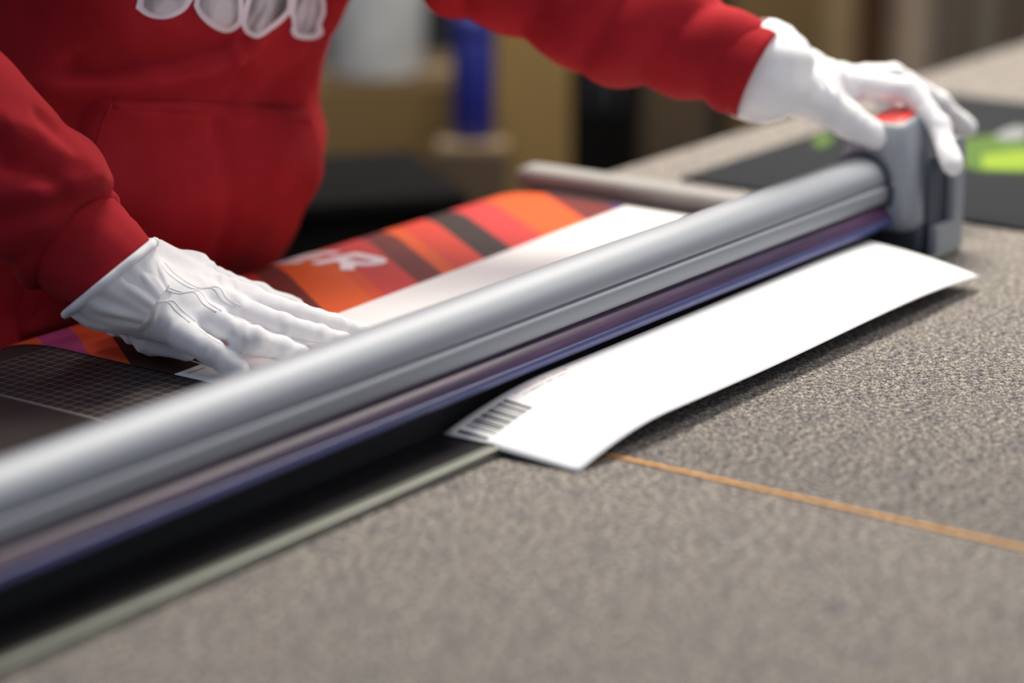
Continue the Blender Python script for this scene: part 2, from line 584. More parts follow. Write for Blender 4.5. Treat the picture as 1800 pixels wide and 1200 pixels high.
# thin grey printers' line and pale red line in the margin
tx1 = m.math('MULTIPLY', m.math('LESS_THAN', m.math('ABSOLUTE', m.math('SUBTRACT', S, 0.292)), 0.0008),
             m.math('MULTIPLY', m.math('GREATER_THAN', U, -0.304), m.math('LESS_THAN', U, -0.285)))
mar = m.mix(tx1, srgb(240, 238, 238), srgb(130, 120, 122))
m.color(m.mix(white, art, mar))
poster = mk('poster', V, Fc, m.m)
ul = poster.data.uv_layers.new(name='sheet')
for lp in poster.data.loops:
    ul.data[lp.index].uv = UV[lp.vertex_index]
tag(poster, 'orange, red and maroon striped poster with white margin lying under the rail', 'poster')
sd = poster.modifiers.new('thickness', 'SOLIDIFY')
sd.thickness = 0.0003
sd.offset = -1

# white letters at the rolled edge (reading away from the far side): strokes follow the sheet
INK = plain('white_ink', (240, 222, 232), 0.5, 0, 0.02)


def on_sheet(u, s, lift=0.0005):
    y, dz, al = roll(s)
    return (u, y + 0.0012 * math.sin(al) + lift * math.sin(al), PZ + dz + 0.0004 * math.sin(al) + lift * math.cos(al))


def stroke(name, pts, w, parent):
    """flat ribbon along (u, s) points"""
    P = [Vector((a, b, 0)) for a, b in pts]
    Q = []
    for a, b in zip(P[:-1], P[1:]):
        for k in range(6):
            Q.append(a.lerp(b, k / 6))
    Q.append(P[-1])
    V, Fc = [], []
    for i, q in enumerate(Q):
        t = (Q[min(i + 1, len(Q) - 1)] - Q[max(0, i - 1)]).normalized()
        nrm = Vector((-t.y, t.x, 0)) * w / 2
        for sgn in (1, -1):
            e = q + nrm * sgn
            V.append(on_sheet(e.x, e.y))
    for i in range(len(Q) - 1):
        Fc.append((2 * i, 2 * i + 1, 2 * i + 3, 2 * i + 2))
    return V, Fc


def letter(strokes, w, label):
    V, Fc = [], []
    for k, st_ in enumerate(strokes):
        v, f = stroke('s', st_, w, None)
        v = [(a, b, c + 0.00002 * k) for a, b, c in v]
        Fc += [tuple(i + len(V) for i in q) for q in f]
        V += v
    o = mk('letter', V, Fc, INK, poster)
    tag(o, label)
    return o


# text runs towards -s, letter tops towards +u
def L2(u0, s0, h, w, sh, pts):
    return [(u0 + q * h, s0 - p * w - q * sh) for p, q in pts]


H_, W_ = 0.046, 0.045
arc = [(0.62 + 0.30 * math.cos(math.radians(a)), 0.74 + 0.26 * math.sin(math.radians(a))) for a in range(90, -91, -30)]
letter([L2(0.006, 0.434, H_, W_, 0.008, [(0.12, 0.0), (0.12, 1.0)]),
        L2(0.006, 0.434, H_, W_, 0.008, [(0.02, 1.0)] + arc + [(0.12, 0.48)]),
        L2(0.006, 0.434, H_, W_, 0.008, [(0.45, 0.48), (0.95, 0.0)])], 0.0125, 'white letter R')
letter([L2(0.006, 0.486, H_, W_, 0.008, [(0.12, 0.0), (0.12, 1.0)])] +
       [L2(0.006, 0.486, H_, W_, 0.008, [(0.02, q), (0.9, q)]) for q in (0.06, 0.5, 0.94)], 0.0125, 'white letter E')

# ------------------------------------------------------------------ white offcut strip with barcode
NXo, NYo = 110, 16
OX0, OX1 = -0.306, 0.292
V, Fc, UV = [], [], []
for i in range(NXo + 1):
    a = i / NXo
    for j in range(NYo + 1):
        b = j / NYo                                   # 0 back (rail side) .. 1 front
        x = OX0 + (OX1 - OX0) * a
        near_end = max(0.0, 1 - a / 0.18)
        yb_ = 0.0335 + 0.003 * a + 0.0125 * near_end ** 2
        yf_ = -0.0660 - 0.004 * a + 0.003 * near_end ** 2
        y = yb_ + (yf_ - yb_) * b
        x -= 0.006 * near_end ** 2 * (1 - b)
        dl = max(0.0, -0.200 - x)
        zb_, zf_ = 0.0290 - 1.62 * dl * dl, 0.0160 - 1.35 * dl * dl
        dr = max(0.0, a - 0.80) / 0.20
        zb_ -= 0.002 * dr * dr
        zf_ -= 0.0040 * dr * dr
        zt = zb_ + (zf_ - zb_) * b + 0.0022 * math.sin(math.pi * b) * (1 - near_end)
        zt += 0.0010 * math.sin(a * 9 + 1.0) * b * (1 - near_end)
        V.append((x, y, max(zt, 0.0006 if y < -0.001 else 0.0085)))
        UV.append(((OX1 - OX0) * a, (1 - b) * 0.100))
for i in range(NXo):
    for j in range(NYo):
        a = i * (NYo + 1) + j
        Fc.append((a, a + 1, a + NYo + 2, a + NYo + 1))
WD = 0.100
m = Mat('offcut_paper', rough=0.45, Specular_IOR_Level=0.35)
uvn = m.n('ShaderNodeUVMap')
uvn.uv_map = 'sheet'
U, Wv, _ = m.sep(uvn.outputs['UV'])
bars = [(0.000, 0.004, 1), (0.012, 0.0015, 0), (0.0155, 0.001, 0), (0.019, 0.002, 0), (0.0225, 0.003, 0), (0.0275, 0.0015, 0), (0.031, 0.0042, 0), (0.0375, 0.0018, 0), (0.0415, 0.0045, 0),
        (0.0485, 0.0015, 0), (0.052, 0.0015, 0), (0.0555, 0.0035, 0), (0.061, 0.0015, 0), (0.0645, 0.0042, 0)]
B0, BL = 0.003, 0.050
stops = [(0.0, (0, 0, 0, 1))]
for p, w, _k in bars:
    stops += [(0.64 * (p + 0.002) / BL, (1, 1, 1, 1)), (0.64 * (p + w * 1.25 + 0.002) / BL, (0, 0, 0, 1))]
bc = m.ramp(m.math('DIVIDE', m.math('SUBTRACT', U, B0), BL), stops, 'CONSTANT')
ing = m.math('MULTIPLY', m.math('GREATER_THAN', Wv, WD - 0.029), m.math('LESS_THAN', Wv, WD - 0.006))
bcm = m.math('MULTIPLY', bc, ing)
bcm = m.math('MULTIPLY', bcm, m.math('MULTIPLY', m.math('GREATER_THAN', U, B0), m.math('LESS_THAN', U, B0 + BL)))
paper = m.mix(bcm, srgb(243, 243, 244), srgb(34, 26, 34))
dash = m.math('GREATER_THAN', m.noise(900, 1, vec=uvn.outputs['UV'], stretch=(1, 0.02, 1)), 0.42)
for wpos, hw, u0, u1, colr in ((WD - 0.006, 0.0014, 0.058, 0.118, srgb(222, 186, 184)), (WD - 0.012, 0.0008, 0.060, 0.112, srgb(150, 146, 152)), (WD - 0.003, 0.0008, 0.120, 0.150, srgb(222, 196, 194))):
    k = m.math('MULTIPLY', m.math('LESS_THAN', m.math('ABSOLUTE', m.math('SUBTRACT', Wv, wpos)), hw),
               m.math('MULTIPLY', m.math('GREATER_THAN', U, u0), m.math('LESS_THAN', U, u1)))
    paper = m.mix(m.math('MULTIPLY', k, dash), paper, colr)
m.color(paper)
off = mk('paper_offcut', V, Fc, m.m)
ul = off.data.uv_layers.new(name='sheet')
for lp in off.data.loops:
    ul.data[lp.index].uv = UV[lp.vertex_index]
sd = off.modifiers.new('thickness', 'SOLIDIFY')
sd.thickness = 0.0004
sd.offset = -1
tag(off, 'white trimmed paper strip with a barcode at its near end, curling on the felt', 'paper')

# ------------------------------------------------------------------ dark mat on the table beyond the trimmer
mat_ = empty('dark_mat')
tag(mat_, 'dark grey mat with green and white marks on the felt beyond the cutting head', 'mat')
box('mat_sheet', (0.505, -0.62, 0.0004), (1.09, 0.365, 0.0045), plain('dark_mat_rubber', (40, 42, 45), 0.9, 0, 0.08, Specular_IOR_Level=0.15), mat_, 0.0015)
GREEN = plain('green_ink', (72, 102, 30), 0.9, 0, 0.1)
LIME = plain('lime_ink', (124, 148, 30), 0.9, 0, 0.05)
PALE = plain('pale_ink', (128, 130, 132), 0.9, 0, 0.05)


def blot(pix, mat, z, label):
    pts = [at(x, y, z=z) for x, y in pix]
    c = sum(pts, Vector()) / len(pts)
    o = mk('printed_mark', [c] + pts, [(0, i + 1, (i + 1) % len(pts) + 1) for i in range(len(pts))], mat, mat_)
    tag(o, label)


blot([(1690, 245), (1740, 238), (1800, 246), (1850, 256), (1850, 300), (1790, 303), (1720, 300), (1685, 290)], GREEN, 0.0048, 'green printed mark')
blot([(1725, 272), (1790, 264), (1850, 270), (1850, 294), (1785, 298), (1728, 296)], LIME, 0.0051, 'lime green printed mark')
blot([(1746, 238), (1770, 226), (1790, 221), (1812, 228), (1800, 244), (1765, 246)], PALE, 0.0051, 'white printed mark')
blot([(1425, 246), (1445, 237), (1465, 236), (1462, 250), (1440, 260)], GREEN, 0.0048, 'small green corner mark')

# ------------------------------------------------------------------ signed-distance modelling for the worker
class Field:
    def __init__(s, lo, hi, h):
        s.lo, s.h = np.array(lo, np.float32), h
        n = np.ceil((np.array(hi) - np.array(lo)) / h).astype(int) + 1
        ax = [s.lo[k] + np.float32(h) * np.arange(n[k], dtype=np.float32) for k in range(3)]
        s.x, s.y, s.z = ax[0][:, None, None], ax[1][None, :, None], ax[2][None, None, :]
        s.d = None

    def pts(s, mask):
        i = np.nonzero(mask)
        return np.stack([i[k].astype(np.float32) * np.float32(s.h) + s.lo[k] for k in range(3)], -1)

    def cone(s, a, b, ra, rb):
        a = [np.float32(v) for v in a]
        b = [np.float32(v) for v in b]
        ba = [q - p for p, q in zip(a, b)]
        X, Y, Z = s.x - a[0], s.y - a[1], s.z - a[2]
        l2 = np.float32(max(1e-9, float(sum(v * v for v in ba))))
        h = np.clip((X * (ba[0] / l2) + Y * (ba[1] / l2)) + Z * (ba[2] / l2), 0, 1)
        r = (X - h * ba[0]) ** 2
        r += (Y - h * ba[1]) ** 2
        r += (Z - h * ba[2]) ** 2
        np.sqrt(r, out=r)
        h *= np.float32(rb - ra)
        r -= h
        r -= np.float32(ra)
        return r

    def chain(s, pts, k=0.004):
        d = None
        for (a, ra), (b, rb) in zip(pts[:-1], pts[1:]):
            c = s.cone(a, b, ra, rb)
            d = c if d is None else smin(d, c, k)
        return d

    def mesh(s, name, mat, parent):
        d = np.clip(s.d, -4 * s.h, 4 * s.h).astype(np.float32)
        g = openvdb.FloatGrid(4 * s.h)
        g.copyFromArray(d)
        g.transform = openvdb.createLinearTransform(voxelSize=s.h)
        p, q = g.convertToQuads(0.0)
        p = p + s.lo
        q = np.asarray(q, np.int64)
        a, b, c = p[q[:, 0]], p[q[:, 1]], p[q[:, 2]]
        if len(q):
            nrm = np.cross(b - a, c - a)
            cen = (a + c) / 2
            # outward test against the field gradient
            idx = np.clip(((cen - s.lo) / s.h).round().astype(int), 1, np.array(s.d.shape) - 2)
            gx = s.d[idx[:, 0] + 1, idx[:, 1], idx[:, 2]] - s.d[idx[:, 0] - 1, idx[:, 1], idx[:, 2]]
            gy = s.d[idx[:, 0], idx[:, 1] + 1, idx[:, 2]] - s.d[idx[:, 0], idx[:, 1] - 1, idx[:, 2]]
            gz = s.d[idx[:, 0], idx[:, 1], idx[:, 2] + 1] - s.d[idx[:, 0], idx[:, 1], idx[:, 2] - 1]
            if float((nrm * np.stack([gx, gy, gz], -1)).sum()) < 0:
                q = q[:, ::-1]
        me = bpy.data.meshes.new(name)
        me.vertices.add(len(p))
        me.vertices.foreach_set('co', np.asarray(p, np.float32).ravel())
        me.loops.add(len(q) * 4)
        me.loops.foreach_set('vertex_index', q.astype(np.int32).ravel())
        me.polygons.add(len(q))
        me.polygons.foreach_set('loop_start', np.arange(0, len(q) * 4, 4, dtype=np.int32))
        me.update(calc_edges=True)
        me.validate()
        return link(name, me, mat, parent)


def smin(a, b, k):
    h = np.clip(0.5 + 0.5 * (b - a) / k, 0, 1)
    return b + (a - b) * h - k * h * (1 - h)


_lat = np.random.RandomState(3).rand(32, 32, 32).astype(np.float32)


def vnoise(P, scale):
    """smooth value noise, -1..1; scale = cells per metre (scalar or 3)"""
    q = P * np.array(scale, np.float32) + 64
    i = np.floor(q).astype(int)
    f = q - i
    f = f * f * (3 - 2 * f)
    r = 0
    for dx in (0, 1):
        for dy in (0, 1):
            for dz in (0, 1):
                w = (f[..., 0] if dx else 1 - f[..., 0]) * (f[..., 1] if dy else 1 - f[..., 1]) * (f[..., 2] if dz else 1 - f[..., 2])
                r = r + w * _lat[(i[..., 0] + dx) % 32, (i[..., 1] + dy) % 32, (i[..., 2] + dz) % 32]
    return r * 2 - 1


def bvh_of(o):
    me = o.data
    return BVHTree.FromPolygons([v.co for v in me.vertices], [tuple(p.vertices) for p in me.polygons])


def A(p):
    return np.array(p, np.float32)


# --- the worker: body inside the clothes
PC = (-0.03, 0.60)
HIP = -0.02
person = None
fb = Field((-0.30, 0.25, FLOOR_Z - 0.0), (0.26, 0.85, 0.86), 0.012)
d = fb.chain([((-0.03, 0.65, -0.05), 0.07), ((-0.03, 0.59, 0.2), 0.085), ((-0.03, 0.55, 0.42), 0.085), ((-0.03, 0.49, 0.50), 0.055), ((-0.03, 0.455, 0.57), 0.052)], 0.05)
for sx in (-1, 1):
    d = smin(d, fb.chain([((-0.03 + sx * 0.06, 0.66, -0.06), 0.065), ((-0.03 + sx * 0.095, 0.65, -0.45), 0.06), ((-0.03 + sx * 0.10, 0.67, -0.83), 0.045)], 0.02), 0.04)
hd = smin(fb.cone((-0.03, 0.445, 0.68), (-0.03, 0.425, 0.64), 0.085, 0.072), fb.cone((-0.03, 0.39, 0.60), (-0.03, 0.40, 0.62), 0.045, 0.05), 0.04)
hd = smin(hd, fb.cone((-0.03, 0.342, 0.652), (-0.03, 0.325, 0.622), 0.010, 0.014), 0.012)
d = smin(d, hd, 0.03)
for sx in (-1, 1):
    d = smin(d, fb.cone((-0.03 + sx * 0.088, 0.45, 0.665), (-0.03 + sx * 0.086, 0.44, 0.635), 0.016, 0.010), 0.008)
fb.d = d
person = fb.mesh('person', SKIN, None)
tag(person, 'person in red hoodie and white gloves leaning over the paper trimmer', 'person')
fh = Field((-0.16, 0.30, 0.54), (0.10, 0.58, 0.82), 0.010)
dh = fh.cone((-0.03, 0.455, 0.69), (-0.03, 0.435, 0.655), 0.094, 0.082)
dh = np.maximum(dh, -(fh.cone((-0.03, 0.30, 0.60), (-0.03, 0.36, 0.58), 0.10, 0.11)))
fh.d = dh
fh.mesh('hair', HAIR, person)
for sx in (-1, 1):
    c = Vector((-0.03 + sx * 0.031, 0.3545, 0.655))
    loft('eye', [[c + Vector((0.009 * math.sin(t) * math.cos(k * 0.5236), -0.004 * math.cos(t), 0.006 * math.sin(t) * math.sin(k * 0.5236))) for k in range(12)]
                 for t in (0.1, 0.6, 1.1, 1.57)], SHOE, person)
tube('mouth', [(-0.053, 0.350, 0.588), (-0.04, 0.343, 0.587), (-0.03, 0.341, 0.588), (-0.02, 0.343, 0.587), (-0.007, 0.350, 0.588)], 0.003, plain('lips', (170, 90, 84), 0.5), person)
# trousers and shoes
ft = Field((-0.30, 0.42, FLOOR_Z + 0.03), (0.26, 0.86, 0.045), 0.012)
d = ft.cone((-0.09, 0.65, -0.07), (0.03, 0.65, -0.07), 0.10, 0.10)
for sx in (-1, 1):
    d = smin(d, ft.chain([((-0.03 + sx * 0.08, 0.65, -0.12), 0.09), ((-0.03 + sx * 0.10, 0.63, -0.45), 0.08), ((-0.03 + sx * 0.105, 0.66, -0.82), 0.07)], 0.02), 0.04)
ft.d = np.maximum(d, FLOOR_Z + 0.05 - ft.z)
ft.mesh('trousers', TROUSER, person)
for sx in (-1, 1):
    fs = Field((-0.03 + sx * 0.105 - 0.08, 0.45, FLOOR_Z - 0.01), (-0.03 + sx * 0.105 + 0.08, 0.80, FLOOR_Z + 0.16), 0.008)
    d = fs.chain([((-0.03 + sx * 0.105, 0.69, FLOOR_Z + 0.05), 0.048), ((-0.03 + sx * 0.108, 0.60, FLOOR_Z + 0.04), 0.044), ((-0.03 + sx * 0.11, 0.53, FLOOR_Z + 0.03), 0.036)], 0.02)
    d = smin(d, fs.cone((-0.03 + sx * 0.105, 0.68, FLOOR_Z + 0.05), (-0.03 + sx * 0.105, 0.68, FLOOR_Z + 0.12), 0.045, 0.045), 0.02)
    fs.d = np.maximum(d, FLOOR_Z + 0.001 - fs.z)
    fs.mesh('shoe', SHOE, person)

# --- hoodie: torso, sleeves, hood in one continuous surface
f = Field((-0.66, 0.10, -0.07), (0.34, 0.80, 0.56), 0.0045)
zz = f.z
zs = [-0.08, -0.02, 0.02, 0.06, 0.09, 0.125, 0.17, 0.23, 0.30, 0.38, 0.46]
cys = [0.62, 0.615, 0.605, 0.597, 0.595, 0.592, 0.583, 0.563, 0.545, 0.53, 0.525]
aas = [0.145, 0.150, 0.166, 0.194, 0.203, 0.196, 0.192, 0.195, 0.195, 0.175, 0.10]
bbs = [0.085, 0.088, 0.096, 0.116, 0.123, 0.116, 0.118, 0.125, 0.125, 0.115, 0.07]
zl = f.z[0, 0]
ker = np.ones(7) / 7


def sm_(v):
    r = np.interp(zl, zs, v)
    return np.convolve(np.pad(r, 3, mode='edge'), ker, 'valid')[None, None, :].astype(np.float32)


cy, aa, bb = sm_(cys), sm_(aas), sm_(bbs)
ux, uy = (f.x + np.float32(0.03)) / aa, (f.y - cy) / bb
rr = (np.abs(ux) ** np.float32(2.3) + np.abs(uy) ** np.float32(2.3)) ** np.float32(1 / 2.3)
d = (rr - 1) * (np.minimum(aa, bb) * np.float32(0.95))
d = np.maximum(d, -0.055 - zz)
d = np.maximum(d, zz - 0.47)
d = smin(d, f.cone((-0.19, 0.64, 0.10), (-0.225, 0.655, -0.02), 0.095, 0.10), 0.05)
d = np.maximum(d, -0.055 - zz)
# shoulders, hood
d = smin(d, f.cone((-0.18, 0.55, 0.41), (0.12, 0.55, 0.41), 0.085, 0.085), 0.06)
d = smin(d, f.cone((-0.11, 0.58, 0.46), (0.05, 0.58, 0.46), 0.055, 0.055), 0.04)
# left sleeve (reaching along the rail) and right sleeve (holding the print)
LW = A(at(1296, 114, z=0.182))
LE = A((0.150, 0.365, 0.285))
LS = A((0.15, 0.54, 0.40))
left = f.chain([(LS, 0.080), (LE, 0.066), (A(LE * 0.45 + LW * 0.55) + A((0, 0, -0.004)), 0.057), (LW, 0.040)], 0.03)
RW = A(at(122, 414, Y=0.372))
R1 = A(at(58, 335, Y=0.385))
RE = A(at(-150, 150, Y=0.425))
RS = A((-0.27, 0.61, 0.42))
right = f.chain([(RS, 0.070), (RE, 0.060), (R1, 0.049), (RW, 0.0495)], 0.02)


def smax(a, b, k):
    return -smin(-a, -b, k)


RAX = A(at(200, 485, z=0.082)) - RW
RAX /= np.linalg.norm(RAX)
LAX = A(LW - LE)
LAX /= np.linalg.norm(LAX)
def plane(c, n):
    return ((f.x - c[0]) * n[0] + (f.y - c[1]) * n[1]) + (f.z - c[2]) * n[2]


right = smax(right, plane(RW, RAX) - np.float32(0.008), 0.010)
left = smax(left, plane(LW, LAX) - np.float32(0.010), 0.012)
arms = np.minimum(left, right)
d = smin(d, arms, 0.035)
near = np.abs(d) < 0.03
Q = f.pts(near)
disp = np.zeros(len(Q), np.float32)


def folds(axis_a, axis_b, freq, amp, turn, where):
    """creases winding round a sleeve between two points"""
    ax = (axis_b - axis_a)
    L = np.linalg.norm(ax)
    ax = ax / L
    t = (Q - axis_a) @ ax
    rad = Q - axis_a - t[:, None] * ax
    e1 = np.cross(ax, A((0, 0, 1)))
    e1 /= np.linalg.norm(e1)
    e2 = np.cross(ax, e1)
    th = np.arctan2(rad @ e2, rad @ e1)
    w = np.exp(-np.clip(-t / 0.03, 0, 9) ** 2 - np.clip((t - L) / 0.03, 0, 9) ** 2) * (np.linalg.norm(rad, axis=1) < 0.12)
    ph = freq * t + turn * np.sin(th + 0.7) + 2.2 * vnoise(Q, 9)
    s = np.sin(ph)
    s = 1.7 * np.abs(np.sin(ph * 0.5)) ** 0.8 - 1.0
    return where * amp * w * s * (0.55 + 0.45 * vnoise(Q + 3.3, 14))


disp += folds(LE, LW, 120, 0.0075, 2.4, 1.0)
disp += folds(LS, LE, 75, 0.008, 1.8, 1.0)
disp += folds(RE, RW, 85, 0.0065, 1.6, 1.0)
tors = (Q[:, 0] > -0.28) & (Q[:, 0] < 0.22) & (Q[:, 1] > 0.40) & (Q[:, 2] > -0.05)
tw = np.clip(np.minimum(left[near], right[near]) / 0.03, 0, 1)
disp += tw * tors * (0.0075 * vnoise(Q @ np.array([[0.8, 0, 0.5], [0, 1, 0], [-0.5, 0, 0.9]], np.float32), (9, 5, 16)) + 0.003 * vnoise(Q + 5, (16, 8, 30)))
disp += 0.0012 * vnoise(Q, 45)


def ridge(pix, Yp, amp, width):
    """soft fold of cloth along a line on the side facing the table"""
    pts_ = [A(at(x, y, Y=Yp)) for x, y in pix]
    best = np.full(len(Q), 9.0, np.float32)
    for a_, b_ in zip(pts_[:-1], pts_[1:]):
        ba = (b_ - a_)[[0, 2]]
        pa = (Q - a_)[:, [0, 2]]
        h_ = np.clip(pa @ ba / (ba @ ba), 0, 1)
        best = np.minimum(best, np.linalg.norm(pa - h_[:, None] * ba, axis=1))
    return amp * np.exp(-(best / width) ** 2)


front = (Q[:, 1] < 0.56) & (tw > 0.5)
disp += front * (ridge([(150, 165), (240, 160), (330, 130), (420, 95)], 0.47, 0.009, 0.011) - ridge([(200, 110), (300, 95), (380, 70)], 0.47, 0.010, 0.014)
                 + ridge([(395, 40), (400, 110)], 0.46, 0.005, 0.006) + ridge([(440, 180), (500, 110), (560, 60)], 0.46, 0.006, 0.012)
                 - ridge([(430, 120), (480, 60)], 0.46, 0.005, 0.012))
armf = (Q[:, 0] < -0.25) & (Q[:, 1] < 0.45)
disp += armf * (ridge([(-20, 350), (60, 330), (130, 312), (185, 322)], 0.345, 0.006, 0.009) - ridge([(20, 240), (60, 300), (95, 318)], 0.335, 0.008, 0.007)
                + ridge([(0, 210), (60, 230), (120, 262), (160, 292)], 0.34, 0.006, 0.010) - ridge([(-20, 410), (50, 400), (110, 350)], 0.335, 0.005, 0.009)
                - ridge([(60, 205), (85, 230), (92, 250)], 0.36, 0.006, 0.006))
d[near] = d[near] - disp
f.d = d
hoodie = f.mesh('hoodie', RED, person)
hoodie['label'] = 'red fleece hoodie'
del f, rr, ux, uy, d, left, right, arms, Q, near
HB = bvh_of(hoodie)


def cast(bvh, x, y):
    dirv = (FWD + RGT * ((x - 900) / F_PX) - UPV * ((y - 600) / F_PX)).normalized()
    h = bvh.ray_cast(CAM, dirv)
    return h[0], h[1]


def patch(name, x0, x1, top, bot, mat, parent, off=0.004, nu=44, nv=40, puff=0.010):
    """panel on the front of the hoodie between world x0..x1 and heights bot(t)..top(t); edges tucked onto the cloth"""
    V, Fc, ok = [], [], []
    for i in range(nu + 1):
        for j in range(nv + 1):
            t, v = i / nu, j / nv
            z = bot(t) + (top(t) - bot(t)) * v
            a, b = (x0(v), x1(v))
            x = a + (b - a) * t
            h = HB.ray_cast(Vector((x, 0.30, z)), Vector((0, 1, 0)))
            p, n = h[0], h[1]
            e = min(i, nu - i, j, nv - j)
            if p is None or p.y > 0.66:
                V.append((x, 0.60, z)); ok.append(False); continue
            o = -0.003 if e == 0 else off * min(1.0, 0.72 + 0.14 * e) + puff * math.sin(math.pi * t) ** 0.7 * math.sin(math.pi * min(1, v * 1.0)) ** 0.7 - 0.004 * math.exp(-((t - 0.52 + 0.10 * v) / 0.035) ** 2) * (e > 2)
            V.append(tuple(p + n * o)); ok.append(True)
    for i in range(nu):
        for j in range(nv):
            a = i * (nv + 1) + j
            q = (a, a + nv + 1, a + nv + 2, a + 1)
            if all(ok[k] for k in q):
                Fc.append(q)
    return mk(name, V, Fc, mat, parent)


# kangaroo pocket
pk = patch('pocket', lambda v: -0.226 + 0.043 * max(0, v) ** 1.5, lambda v: 0.115 - 0.045 * max(0, v) ** 1.6,
           lambda t: 0.179 - 0.051 * t + 0.003 * math.sin(3.1 * t), lambda t: -0.030, RED, hoodie, 0.0095)
tag(pk, 'kangaroo pocket panel')
PB = bvh_of(pk)
PXL = lambda v: -0.226 + 0.043 * max(0, v) ** 1.5
PXR = lambda v: 0.115 - 0.045 * max(0, v) ** 1.6
PTOP = lambda t: 0.179 - 0.051 * t + 0.003 * math.sin(3.1 * t)


def stitch(pts_):
    out = []
    for x, z in pts_:
        h = PB.ray_cast(Vector((x, 0.30, z)), Vector((0, 1, 0)))
        if h[0] is not None:
            out.append(h[0] + Vector((0, 0.0004, 0)))
    if len(out) > 3:
        tag(tube('stitching', out, 0.0014, RED, pk, 6), 'stitched hem of the pocket')


stitch([(PXL(1) + (PXR(1) - PXL(1)) * t, PTOP(t) - 0.004) for t in np.linspace(0.03, 0.97, 40)])
stitch([(PXL(1) + (PXR(1) - PXL(1)) * t, PTOP(t) - 0.010) for t in np.linspace(0.03, 0.97, 40)])
stitch([(PXL(v) + 0.008, -0.03 + (PTOP(0.03) + 0.03) * v) for v in np.linspace(0.1, 0.97, 40)])

# ribbed cuffs
LWv, RWv = Vector(LW.tolist()), Vector(RW.tolist())


def cuff(name, pts, rad, mat, parent, n=40, wr=0.0, fr=9, squash=1.0, seed=0.0, inner=True, label=None):
    pts = [Vector(p) for p in pts]
    rings = []
    N = len(pts)
    a = None
    for i, p in enumerate(pts):
        t = (pts[min(i + 1, N - 1)] - pts[max(i - 1, 0)]).normalized()
        a = (Vector((0, 0, 1)) - t * t.z).normalized() if a is None else (a - t * a.dot(t)).normalized()
        b = t.cross(a)
        r = rad[i] if not isinstance(wr, (list, tuple)) else rad[i]
        w_ = wr[i] if isinstance(wr, (list, tuple)) else wr
        ring = []
        for k in range(n):
            th = 2 * math.pi * k / n
            q = r + w_ * (math.sin(fr * th + seed + i * 0.5) * 0.6 + 0.4 * math.sin((fr * 1.7) // 1 * th + 2 * seed))
            ring.append(p + a * math.cos(th) * q + b * math.sin(th) * q * squash)
        rings.append(ring)
    if inner:
        for i in (N - 1, N - 2, 0):
            c = pts[i]
            rings.append([c + (q - c) * (1 - 0.0022 / rad[i]) for q in rings[i]])
    o = loft(name, rings, mat, parent, cap=False)
    if label:
        o['label'] = label
    return o


RDEP = (RWv - CAM).dot(FWD)
R_END = at(197, 481, D=RDEP - 0.01)
GAX = (RGT * 0.62 - UPV * 0.76 + FWD * 0.12).normalized()
d_ = (R_END - RWv)
cuff('cuff', [RWv - d_ * 0.15, RWv + d_ * 0.10, RWv + d_ * 0.35, RWv + d_ * 0.62, R_END - GAX * 0.012, R_END - GAX * 0.004, R_END], [0.040, 0.0425, 0.0422, 0.0405, 0.0385, 0.0375, 0.0362], RIB, hoodie, wr=0.0005, fr=11)
L_END = at(1330, 120, z=0.176)
d_ = (L_END - LWv)
ld = (LWv - Vector(LE.tolist())).normalized()
cuff('cuff', [LWv - ld * 0.03, LWv - ld * 0.01, LWv + ld * 0.014, LWv + ld * 0.020], [0.038, 0.0400, 0.0405, 0.0395], RIB, hoodie, wr=0.0006, fr=11)

# chest graphic: grey rounded shapes with pale outlines printed on the hoodie


def decal(name, pix, mat, off, scale=1.0):
    c = Vector((sum(p[0] for p in pix) / len(pix), sum(p[1] for p in pix) / len(pix)))
    P_ = smooth_path([(p[0], p[1], 0) for p in pix] + [(pix[0][0], pix[0][1], 0)], 5)[:-1]
    V, Fc = [], []
    K = 5
    n = len(P_)
    for k in range(K + 1):
        for p in P_:
            q = (p.x - c.x) * k / K * scale + c.x, (p.y - c.y) * k / K * scale + c.y
            h, nr = cast(HB, *q)
            if h is None:
                h, nr = cast(HB, *c)
            V.append(h + nr * off)
    for k in range(K):
        for j in range(n):
            a, b = k * n + j, k * n + (j + 1) % n
            Fc.append((a, b, b + n, a + n))
    return mk(name, V, Fc, mat, hoodie)


shapes = [([(238, 14), (252, -30), (300, -60), (345, -30), (333, 8), (312, 26), (285, 33), (258, 28)], [(252, 10), (262, -24), (300, -50), (334, -28), (323, 4), (306, 18), (284, 24), (262, 19)]),
          ([(340, 10), (352, -40), (400, -60), (424, -20), (426, 30), (418, 48), (396, 56), (370, 46), (350, 28)], [(350, 8), (360, -32), (398, -50), (414, -18), (416, 28), (409, 40), (394, 46), (376, 37), (358, 22)]),
          ([(422, 40), (430, 0), (450, -50), (506, -40), (512, 10), (500, 32), (478, 50), (452, 66), (430, 56)], [(432, 38), (440, 4), (456, -40), (496, -32), (502, 8), (492, 25), (472, 42), (451, 56), (437, 48)]),
          ([(506, 20), (516, -20), (546, -40), (566, -10), (570, 20), (563, 42), (566, 58), (548, 69), (520, 66), (510, 54), (512, 40)], [(516, 20), (524, -14), (546, -30), (558, -8), (561, 18), (553, 40), (552, 56), (538, 60), (523, 56), (520, 44), (520, 34)])]
for k, (o_, i_) in enumerate(shapes):
    tag(decal('chest_print', o_, PRINT_WHITE, 0.0008 + 0.0002 * k), 'pale outline of the chest graphic')
    tag(decal('chest_print', i_, PRINT_GREY, 0.0020), 'grey shape of the chest graphic')

# --- gloves


def px(lst):
    return [(A(at(x, y, z=z)), r) for x, y, z, r in lst]


